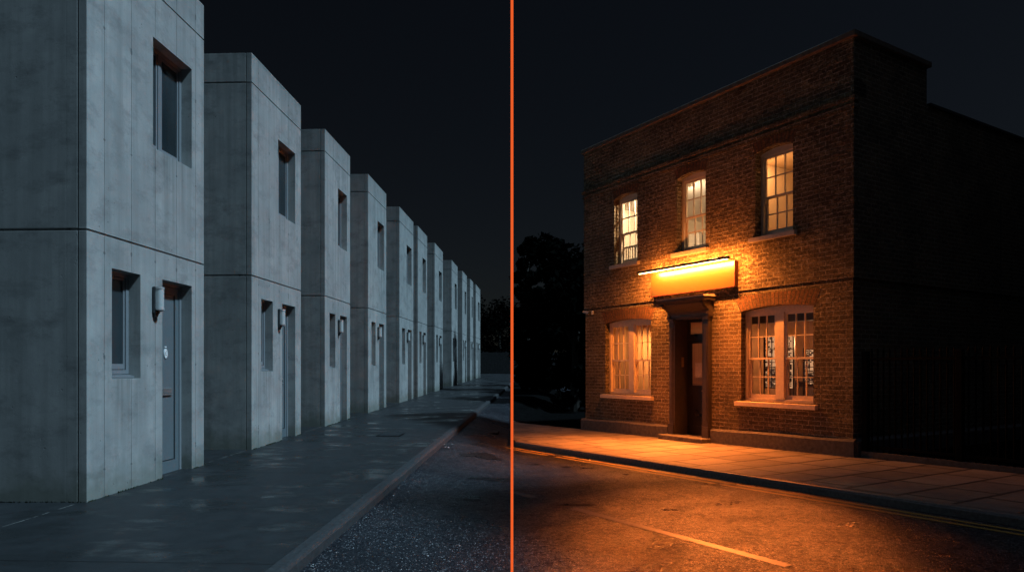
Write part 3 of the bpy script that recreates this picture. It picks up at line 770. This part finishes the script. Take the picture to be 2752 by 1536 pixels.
# door case, canopy and door
def pub_door():
    cs = MB()
    for a, b in ((-3.95, -3.83), (-3.03, -2.90)):
        cs.box(a, b, -.10, -.001, .26, 2.34); cs.box(a-.012, b+.012, -.125, -.001, -.25, .26)
        cs.box(a+.03, b-.03, -.115, -.1, .34, 2.2); cs.box(a-.012, b+.012, -.125, -.001, 2.34, 2.40)
    # inner linings of the recess
    cs.box(-3.829, -3.80, -.09, .34, .0, 2.41); cs.box(-3.06, -3.031, -.09, .34, 0, 2.41); cs.box(-3.80, -3.06, -.09, .34, 2.385, 2.41)
    o = cs.build('door_case', M['case'], pub)
    cn = MB()
    cn.prism([(-.001, 2.40), (-.09, 2.40), (-.10, 2.43), (-.10, 2.47), (-.12, 2.52), (-.19, 2.58), (-.27, 2.66), (-.29, 2.70), (-.001, 2.70)], 'x', -3.92, -2.93)
    cn.prism([(-.001, 2.701), (-.31, 2.701), (-.335, 2.74), (-.34, 2.775), (-.001, 2.775)], 'x', -4.03, -2.79)
    can = cn.build('canopy', M['case'], pub)
    tp = MB(); tp.prism([(-.001, 2.776), (-.365, 2.776), (-.37, 2.795), (-.001, 2.825)], 'x', -4.06, -2.76); tp.build('canopy_top', M['canopytop'], can)
    br_prof = [(-.001, 2.40), (-.125, 2.40), (-.135, 2.45), (-.115, 2.50), (-.13, 2.545), (-.2, 2.59), (-.285, 2.63), (-.305, 2.67), (-.29, 2.70), (-.001, 2.70)]
    for a, b in ((-3.985, -3.921), (-2.929, -2.865)):
        k = MB(); k.prism(br_prof, 'x', a, b); k.build('bracket', M['case'], can)
    d = MB(); y = .27
    d.box(-3.80, -3.06, y+.012, y+.05, .03, 1.04); d.box(-3.80, -3.68, y, y+.05, 1.04, 1.98); d.box(-3.18, -3.06, y, y+.05, 1.04, 1.98)
    d.box(-3.68, -3.18, y, y+.05, 1.90, 1.98); d.box(-3.80, -3.06, y-.02, y+.06, 1.98, 2.09)
    d.box(-3.80, -3.68, y, y+.012, .03, 1.04); d.box(-3.18, -3.06, y, y+.012, .03, 1.04); d.box(-3.68, -3.18, y, y+.012, .03, .22); d.box(-3.68, -3.18, y, y+.012, .86, 1.04)
    d.box(-3.80, -3.73, y, y+.05, 2.09, 2.385); d.box(-3.13, -3.06, y, y+.05, 2.09, 2.385); d.box(-3.73, -3.13, y, y+.05, 2.335, 2.385)
    dr = d.build('door', M['doorpaint'], pub)
    g = MB(); g.box(-3.68, -3.18, y+.018, y+.026, 1.04, 1.90); g.build('door_pane', M['frost'], dr)
    g = MB(); g.box(-3.73, -3.13, y+.018, y+.026, 2.09, 2.335); g.build('fanlight', M['frost'], dr)
    n_ = MB(); n_.box(-3.40, -3.215, y+.010, y+.014, 1.33, 1.43); n_.box(-3.6, -3.42, y+.010, y+.014, 1.2, 1.5); n_.build('notice', M['paper'], dr)
    hd = MB(); hd.box(-3.3, -3.24, y-.012, y, .9, .98, 0, .004); hd.tube([(-3.27, y-.012, .94), (-3.27, y-.05, .94), (-3.36, y-.055, .94)], .009); hd.build('handle', M['brass'], dr)
    pl = MB(); pl.box(-3.7995, -3.79, .10, .16, 1.42, 1.62); pl.build('entry_panel', M['brass'], o)
    st = MB(); st.box(-4.04, -2.85, -.33, .0, -.3, .045, 0, .012); st.box(-3.829, -3.031, .001, .4, -.3, .028); st.build('step', M['plinth'], pub)
pub_door()

# rooms behind the windows
def room(name, x0, x1, y0, y1, z0, z1, wall, ceil, fl):
    mb = MB()
    mb.quad((x0, y1, z0), (x1, y1, z0), (x1, y1, z1), (x0, y1, z1), 0)
    for x in (x0, x1): mb.quad((x, y0, z0), (x, y1, z0), (x, y1, z1), (x, y0, z1), 0)
    mb.quad((x0, y0, z1), (x1, y0, z1), (x1, y1, z1), (x0, y1, z1), 1); mb.quad((x0, y0, z0), (x1, y0, z0), (x1, y1, z0), (x0, y1, z0), 2)
    return mb.build(name, [wall, ceil, fl], pub)
room('room', -6.8, -2.45, .27, 4.2, 2.9, 5.36, M['roomwall'], M['ceil'], M['wood'])
room('room', -2.40, -.12, .27, 4.2, 2.9, 5.36, M['roomamber'], M['roomamber'], M['wood'])
room('room', -6.8, -4.05, .27, 4.6, .02, 2.62, M['darkroom'], M['darkroom'], M['wood'])
room('room', -4.02, -.12, .27, 4.6, .02, 2.62, M['darkroom'], M['darkroom'], M['wood'])
room('hallway', -3.9, -2.97, .38, 1.0, .02, 2.62, M['roomamber'], M['roomamber'], M['wood'])
def plight(name, x, y, z, power, col, r, parent):
    l = bpy.data.lights.new(name, 'POINT'); l.energy = power; l.color = col; l.shadow_soft_size = r
    o = bpy.data.objects.new(name, l); COL.objects.link(o); o.location = (x, y, z); o.parent = parent; return o
def pendant(x, y, z, zc, power, col, label, flush=False):
    X, Y, _ = W(x, y); t = thing('pendant_lamp', label, 'lamp', (X, Y, z), PUB_RZ, 'lamps lit inside the brick building')
    if flush:
        MB().tube([(0, 0, .03), (0, 0, zc-z)], .05).build('ceiling_rose', M['ceil'], t)
        s = MB(); s.tube([(0, 0, -.02), (0, 0, .03)], [.12, .10], 0, 18, False); s.build('lamp_shade', M['curtain'], t)
        plight('bulb_light', 0, 0, -.03, power, col, .04, t); return t
    MB().tube([(0, 0, .16), (0, 0, zc-z)], .006).build('cord', M['ink'], t)
    s = MB(); s.tube([(0, 0, -.06), (0, 0, .16)], [.17, .09], 0, 18, False); s.build('lamp_shade', M['curtain'], t)
    b = MB(); b.tube([(0, 0, .0), (0, 0, .03), (0, 0, .07), (0, 0, .1)], [.015, .035, .03, .012], 0, 12); b.build('bulb', M['bulb'], t)
    plight('bulb_light', 0, 0, -.1, power, col, .05, t)
WARM = (1, .72, .44)
pendant(-6.4, .62, 5.31, 5.36, 58, WARM, 'low ceiling lamp beside the left upper window', True)
pendant(-4.4, .6, 5.31, 5.36, 320, WARM, 'low ceiling lamp between the left and middle upper windows', True)
pendant(-2.15, .42, 5.31, 5.36, 120, (1, .58, .26), 'low ceiling lamp in the amber room behind the right upper window', True)
pendant(-3.45, .72, 2.25, 2.62, 7, (1, .5, .2), 'lamp in the hallway behind the front door')
pendant(-5.0, 1.0, 2.1, 2.62, 190, (1, .5, .2), 'lamp behind the net curtain of the lower left window')
pendant(-2.45, 2.9, 2.05, 2.62, 170, (1, .5, .2), 'lamp inside the bar behind the lower right window')
# net curtain behind the lower left window
def curtain(x0, x1, y, z0, z1, label):
    X, Y, _ = W(x0, y); t = MB(); n = int((x1-x0)/.02); V = []
    for k in range(n+1):
        x = (x1-x0)*k/n; yy = .006*math.sin(k*.8)+.006*math.sin(k*.37); V += [(x, yy, 0), (x, yy*1.1, z1-z0)]
    t.add(V, [(2*k, 2*k+2, 2*k+3, 2*k+1) for k in range(n)]); o = t.build('net_curtain', M['curtain'], None, True)
    o.location = (X, Y, z0); o.rotation_euler = (0, 0, PUB_RZ); return tag(o, label, 'curtain')
curtain(-6.1, -4.66, .36, .82, 2.4, 'net curtain drawn behind the lower left window')
# furniture glimpsed upstairs
X, Y, _ = W(-6.15, .75); t = thing('bed_rail', 'slatted bed end seen through the lower left upper window', 'bed rail', (X, Y, 2.9), PUB_RZ)
b = MB(); b.box(-.5, .5, -.02, .02, 1.38, 1.41); b.box(-.5, -.46, -.02, .02, 0, 1.38); b.box(.46, .5, -.02, .02, 0, 1.38); b.build('frame', M['wood'], t)
b = MB()
for k in range(12): b.box(-.44+k*.078, -.425+k*.078, -.01, .01, .3, 1.38)
b.build('slats', M['wood'], t)
X, Y, _ = W(-6.35, 3.35); t = thing('wardrobe', 'grey wardrobe at the back of the room behind the middle upper window', 'wardrobe', (X, Y, 2.9), PUB_RZ)
b = MB(); b.box(-.4, .4, -.5, .5, 0, 1.95, 0, .03); b.build('body', M['grey_ward'], t); b = MB(); b.box(.401, .415, -.47, -.01, .1, 1.88); b.box(.401, .415, .01, .47, .1, 1.88); b.build('doors', M['grey_ward'], t)
X, Y, _ = W(-1.62, .34); t = thing('radio', 'small box radio on the inner ledge of the right upper window', 'radio', (X, Y, 3.76), PUB_RZ)
b = MB(); b.box(-.09, .09, -.04, .04, .0, .13, 0, .008); b.build('body', M['lampbody'], t); b = MB(); b.box(-.07, .0, -.045, -.041, .03, .11); b.build('speaker', M['plastic'], t)
# bar behind the lower right window
def lit_screen(x, y, w, z0, z1, label, seed):
    X, Y, _ = W(x, y); t = thing('lit_screen', label, 'screen', (X, Y, .02), PUB_RZ, 'lit paper screens in the bar'); rnd = random.Random(seed)
    p = MB(); p.box(-w/2, w/2, .0, .012, z0, z1); p.build('paper', M['litscreen'], t)
    f = MB()
    for k in range(5): u = -w/2+w*k/4; f.box(u-.008, u+.008, -.012, -.001, z0, z1)
    for k in range(5): z = z0+(z1-z0)*k/4; f.box(-w/2, w/2, -.014, -.0125, z-.007, z+.007)
    f.box(-w/2-.03, -w/2-.009, -.02, .02, 0, z1+.03); f.box(w/2+.009, w/2+.03, -.02, .02, 0, z1+.03); f.build('frame', M['wood'], t)
    q = MB(); c = .036; nx = int(w/c); nz = int((z1-z0)*1.0/c)
    for i in range(nx):
        for j in range(nz):
            dens = .95 if j < nz*.42 else (.45 if i < nx*.3 or i > nx*.75 else .12)
            if rnd.random() < dens:
                x0 = -w/2+i*c; zz = z0+j*c; e = .006 if rnd.random() < .6 else -.001
                q.box(x0+e, x0+c-e, -.04-.004*((i*7+j*3) % 3), -.03, zz+e, zz+c-e)
    q.build('cut_pattern', M['fret'], t)
lit_screen(-3.05, 2.2, .7, .95, 2.05, 'lit paper screen in the left half of the lower right window', 5)
lit_screen(-2.08, 2.0, .42, 1.05, 1.75, 'lit paper screen at the right edge of the lower right window', 9)
X, Y, _ = W(-2.6, 3.6); t = thing('bar_counter', 'dark wooden bar counter inside behind the lower right window', 'counter', (X, Y, .02), PUB_RZ)
b = MB(); b.box(-1.2, 1.1, 0, .5, 0, 1.05); b.build('front', M['wood'], t); b = MB(); b.box(-1.25, 1.15, -.08, .55, 1.051, 1.1, 0, .01); b.build('top', M['wood'], t)
X, Y, _ = W(-2.1, 1.6); o = MB().box(-1.5, .85, -.08, .08, 2.3, 2.55).build('ceiling_beam', M['wood']); o.location = (X, Y, .02); o.rotation_euler = (0, 0, PUB_RZ); tag(o, 'dark ceiling beam inside behind the lower right window', 'beam')

# ------------------------------------------------------------------ sign and strip light
SX0, SX1, SZ0, SZ1 = -4.466, -2.237, 2.905, 3.39
X, Y, _ = W((SX0+SX1)/2, -.03); sg = thing('shop_sign', 'blank glowing orange sign board over the dark front door', 'sign', (X, Y, SZ0), PUB_RZ)
hw = (SX1-SX0)/2; hh = SZ1-SZ0
b = MB(); b.box(-hw+.012, hw-.012, -.098, -.09, .012, hh-.012); b.build('panel', M['signpanel'], sg)
b = MB(); b.box(-hw, hw, -.089, -.002, 0, hh); b.box(-hw, -hw+.0115, -.1, -.0895, 0, hh); b.box(hw-.0115, hw, -.1, -.0895, 0, hh); b.box(-hw+.0115, hw-.0115, -.1, -.0895, 0, .0115); b.box(-hw+.0115, hw-.0115, -.1, -.0895, hh-.0115, hh); b.build('frame', M['signedge'], sg)
bx0, bx1, by, bz = -4.50, -2.12, -.42, 3.402
X, Y, _ = W((bx0+bx1)/2, by); sl = thing('strip_light', 'long lit strip lamp held out above the orange sign', 'lamp', (X, Y, bz), PUB_RZ)
L = (bx1-bx0)/2
b = MB(); b.prism([(-.045, -.028), (-.04, .012), (-.02, .026), (.012, .026), (.012, .02), (-.016, .02), (-.034, .008), (-.039, -.028)], 'x', -L, L); b.box(-L-.012, -L, -.045, .012, -.03, .027); b.box(L, L+.012, -.045, .012, -.03, .027); b.build('housing', M['hood'], sl)
b = MB(); b.tube([(-L+.01, -.012, -.030), (L-.01, -.012, -.030)], .0085, 0, 10); b.build('tube', M['tube'], sl)
for x in (-L*.8, 0, L*.8):
    b = MB(); b.tube([(x, -.01, .03), (x, .12, .055), (x, .389, .03)], .009); b.build('bracket', M['hood'], sl)
def area(name, sx, sy, power, col, loc, d, parent, spread=180):
    l = bpy.data.lights.new(name, 'AREA'); l.shape = 'RECTANGLE'; l.size = sx; l.size_y = sy; l.energy = power; l.color = col; l.spread = R(spread)
    o = bpy.data.objects.new(name, l); COL.objects.link(o); o.parent = parent; o.location = loc
    o.rotation_euler = Vector(d).to_track_quat('-Z', 'X').to_euler()
    q = Vector(d).to_track_quat('-Z', 'Y'); o.rotation_euler = q.to_euler(); return o
ORANGE = (1, .225, .035)
area('strip_wash', 2*L-.04, .03, 350, (1, .27, .04), (0, .014, -.01), (0, .72, -.69), sl)
area('strip_up', 2*L-.04, .03, 25, (1, .235, .025), (0, .03, .02), (0, .75, .66), sl, 170)
area('strip_down', 2*L-.04, .03, 310, ORANGE, (0, -.012, -.052), (.05, -.36, -1), sl, 82)
area('road_fill', .16, .05, 29, (1, .2, .03), (L-.1, -.012, -.054), (.585, -.68, -.45), sl, 34)  # added beam that brightens the road, no part of the strip lamp

# cable and camera on the front
mb = MB(); mb.tube([(-4.62, -.045, 3.44), (-5.2, -.043, 3.445), (-5.9, -.043, 3.43), (-6.6, -.043, 3.468), (-6.94, -.043, 3.475)], .008)
o = mb.build('cable', M['sky_dark']); o.location = (BX, BY, 0); o.rotation_euler = (0, 0, PUB_RZ); tag(o, 'thin cable running along the bricks left of the sign', 'cable')
X, Y, _ = W(-6.62, 0); t = thing('security_camera', 'small security camera on the left end of the brick front', 'camera', (X, Y, 2.72), PUB_RZ)
b = MB(); b.box(-.03, .03, -.02, -.001, -.04, .05, 0, .004); b.tube([(0, -.02, .01), (-.03, -.08, .02), (-.06, -.13, .02)], .012); b.build('bracket', M['white'], t)
b = MB(); b.tube([(-.16, -.15, .03), (.0, -.13, .0), (.03, -.126, -.008)], [.032, .034, .03], 0, 12); b.build('body', M['plastic'], t)
b = MB(); b.tube([(.03, -.126, -.008), (.06, -.122, -.014)], [.04, .042], 0, 12); b.build('hood', M['lampbody'], t)
mb = MB(); mb.tube([(.05, 4.72, 4.6), (.05, 4.72, 2.75), (.05, 4.8, 2.7), (.05, 6.6, 2.62), (.05, 9, 2.6)], .009)
o = mb.build('cable', M['sky_dark']); o.location = (BX, BY, 0); o.rotation_euler = (0, 0, PUB_RZ); tag(o, 'thin cable dropping down the dark side wall', 'cable')

# iron railing continuing the building line
rl = thing('iron_railing', 'black iron railing along the back of the pavement beside the brick building', 'railing', (BX, BY, 0), PUB_RZ)
zb = lambda x: .0145*x
for x in (.15, 1.52, 2.9): MB().box(x-.045, x+.045, .05, .14, zb(x)-.1, 1.66, 0, .006).build('post', M['iron'], rl)
for z in (.16, 1.52): MB().box(.2, 2.9, .07, .12, z, z+.04).build('rail', M['iron'], rl)
k = 0
for i in range(29):
    x = .25+i*.092
    if abs(x-1.52) < .06: continue
    p = MB(); p.tube([(x, .095, zb(x)+.04), (x, .095, 1.63), (x, .095, 1.645), (x, .095, 1.71)], [.012, .012, .017, .002], 0, 6); p.build('picket', M['iron'], rl)
MB().box(.1, 2.95, .04, .15, -.3, .10).build('base_wall', M['plinth'], rl)

# unseen brick block added right of the railing to keep moonlight off the pub
nb = thing('brick_shade_block', 'dark brick block added out of view right of the railing to cast shade', 'building', (*W(2.95, .1)[:2], 0), PUB_RZ)
mb = MB(); NX, NS, NH, NL = 3.2, 2.8, 13.0, 12.3          # left bay set back so that moonlight still reaches the house kerb
holes = [(a, a+1.0, z, z+1.5, z+1.5, .12) for a in (4.2, 7.0, 9.8) for z in (1.0, 4.2, 7.3, 10.3)]
holed_wall(mb, lambda u, z, d: (u, d, z), NX, 12, -.4, NH, holes)
mb.quad((0, NS, -.4), (0, 13, -.4), (0, 13, NL), (0, NS, NL)); mb.quad((NX, 0, -.4), (NX, NS, -.4), (NX, NS, NL), (NX, 0, NL)); mb.quad((NX, 0, NL), (NX, 13, NL), (NX, 13, NH), (NX, 0, NH)); mb.quad((0, NS, -.4), (NX, NS, -.4), (NX, NS, NL), (0, NS, NL))
mb.quad((12, 0, -.4), (12, 13, -.4), (12, 13, NH), (12, 0, NH)); mb.quad((0, 13, -.4), (12, 13, -.4), (12, 13, NL), (0, 13, NL)); mb.quad((NX, 13, NL), (12, 13, NL), (12, 13, NH), (NX, 13, NH))
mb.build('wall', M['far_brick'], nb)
rf = MB(); rf.box(NX-.06, 12.06, -.06, 13.06, NH+.001, NH+.2); rf.box(-.06, NX-.003, NS-.06, 13.06, NL+.001, NL+.15); rf.build('roof', M['roof'], nb)
for a, b, z0, z1, _, _ in holes:
    w_ = MB(); w_.box(a, a+.06, .12, .18, z0, z1); w_.box(b-.06, b, .12, .18, z0, z1); w_.box(a+.06, b-.06, .12, .18, z0, z0+.06); w_.box(a+.06, b-.06, .12, .18, z1-.06, z1); w_.box(a+.06, b-.06, .13, .17, (z0+z1)/2-.03, (z0+z1)/2+.03)
    wo = w_.build('window', M['sash'], nb); p = MB(); p.box(a+.06, b-.06, .15, .16, z0+.06, z1-.06); p.build('pane', M['dkglass'], wo)

# ------------------------------------------------------------------ glowing orange bar, added to stand for the dividing line
cz = level(0, 3.5)-.1
lc = thing('divider_bar', 'slim glowing orange bar added as the dividing line between the two streets', 'dividing line', (0, 3.5, cz))
b = MB(); b.box(-.0072, .0072, -.0072, .0072, .025, 3.6); b.build('channel', M['column'], lc)
b = MB(); b.box(-.0066, .0066, -.0105, -.0074, .03, 3.595); b.build('glow_face', M['glow'], lc)
b = MB(); b.box(-.08, .08, -.08, .08, 0, .012, 0, .003); b.box(-.012, .012, -.012, .012, .012, .025)
for x, y in ((-.06, -.06), (.06, -.06), (.06, .06), (-.06, .06)): b.tube([(x, y, .012), (x, y, .02)], .008, 0, 6)
b.build('base_plate', M['lampbody'], lc)

# ------------------------------------------------------------------ night light
elev = R(52); sx, sy = .74, -.175
sun = bpy.data.lights.new('moon', 'SUN'); sun.energy = 3.9; sun.angle = R(4); sun.color = (.51, .79, 1.0)
so = bpy.data.objects.new('moon', sun); COL.objects.link(so)
hn = math.hypot(sx, sy); dirv = Vector((sx/hn*math.cos(elev), sy/hn*math.cos(elev), math.sin(elev)))
so.rotation_euler = dirv.to_track_quat('Z', 'Y').to_euler()
so.location = (20, -10, 30)
w = bpy.data.worlds.new('World'); sc.world = w; w.use_nodes = True
nt = w.node_tree; bg = nt.nodes['Background']
sk = nt.nodes.new('ShaderNodeTexSky'); sk.sky_type = 'NISHITA'; sk.sun_disc = False; sk.sun_elevation = elev; sk.sun_rotation = math.atan2(sx, sy)
sk.air_density = 1.0; sk.dust_density = .3; sk.ozone_density = 1.0
hs = nt.nodes.new('ShaderNodeHueSaturation'); hs.inputs['Saturation'].default_value = .8; nt.links.new(sk.outputs[0], hs.inputs['Color'])
# added fill light: sky scaled up towards the zenith, outside the lens
tc = nt.nodes.new('ShaderNodeTexCoord'); sx_ = nt.nodes.new('ShaderNodeSeparateXYZ'); nt.links.new(tc.outputs['Generated'], sx_.inputs[0])
mr = nt.nodes.new('ShaderNodeMapRange'); mr.interpolation_type = 'SMOOTHSTEP'; nt.links.new(sx_.outputs[2], mr.inputs[0])
for k_, v_ in ((1, .55), (2, .95), (3, 1.0), (4, 26.0)): mr.inputs[k_].default_value = v_
vm = nt.nodes.new('ShaderNodeVectorMath'); vm.operation = 'SCALE'; nt.links.new(hs.outputs[0], vm.inputs[0]); nt.links.new(mr.outputs[0], vm.inputs['Scale'])
nt.links.new(vm.outputs[0], bg.inputs['Color']); bg.inputs['Strength'].default_value = .0018

cam = bpy.data.cameras.new('camera'); co = bpy.data.objects.new('camera', cam); COL.objects.link(co)
cam.sensor_width = 36; cam.lens = 1724/2576*36; cam.shift_y = (925-719)/2576; cam.clip_end = 1000; cam.clip_start = .05
co.location = (0, 0, H); co.rotation_euler = (R(90), 0, 0); sc.camera = co
sc.view_settings.view_transform = 'Standard'; sc.view_settings.look = 'None'; sc.view_settings.exposure = 0; sc.view_settings.gamma = 1
sc.cycles.use_denoising = True
sc.cycles.max_bounces = 8; sc.cycles.sample_clamp_indirect = 4.0
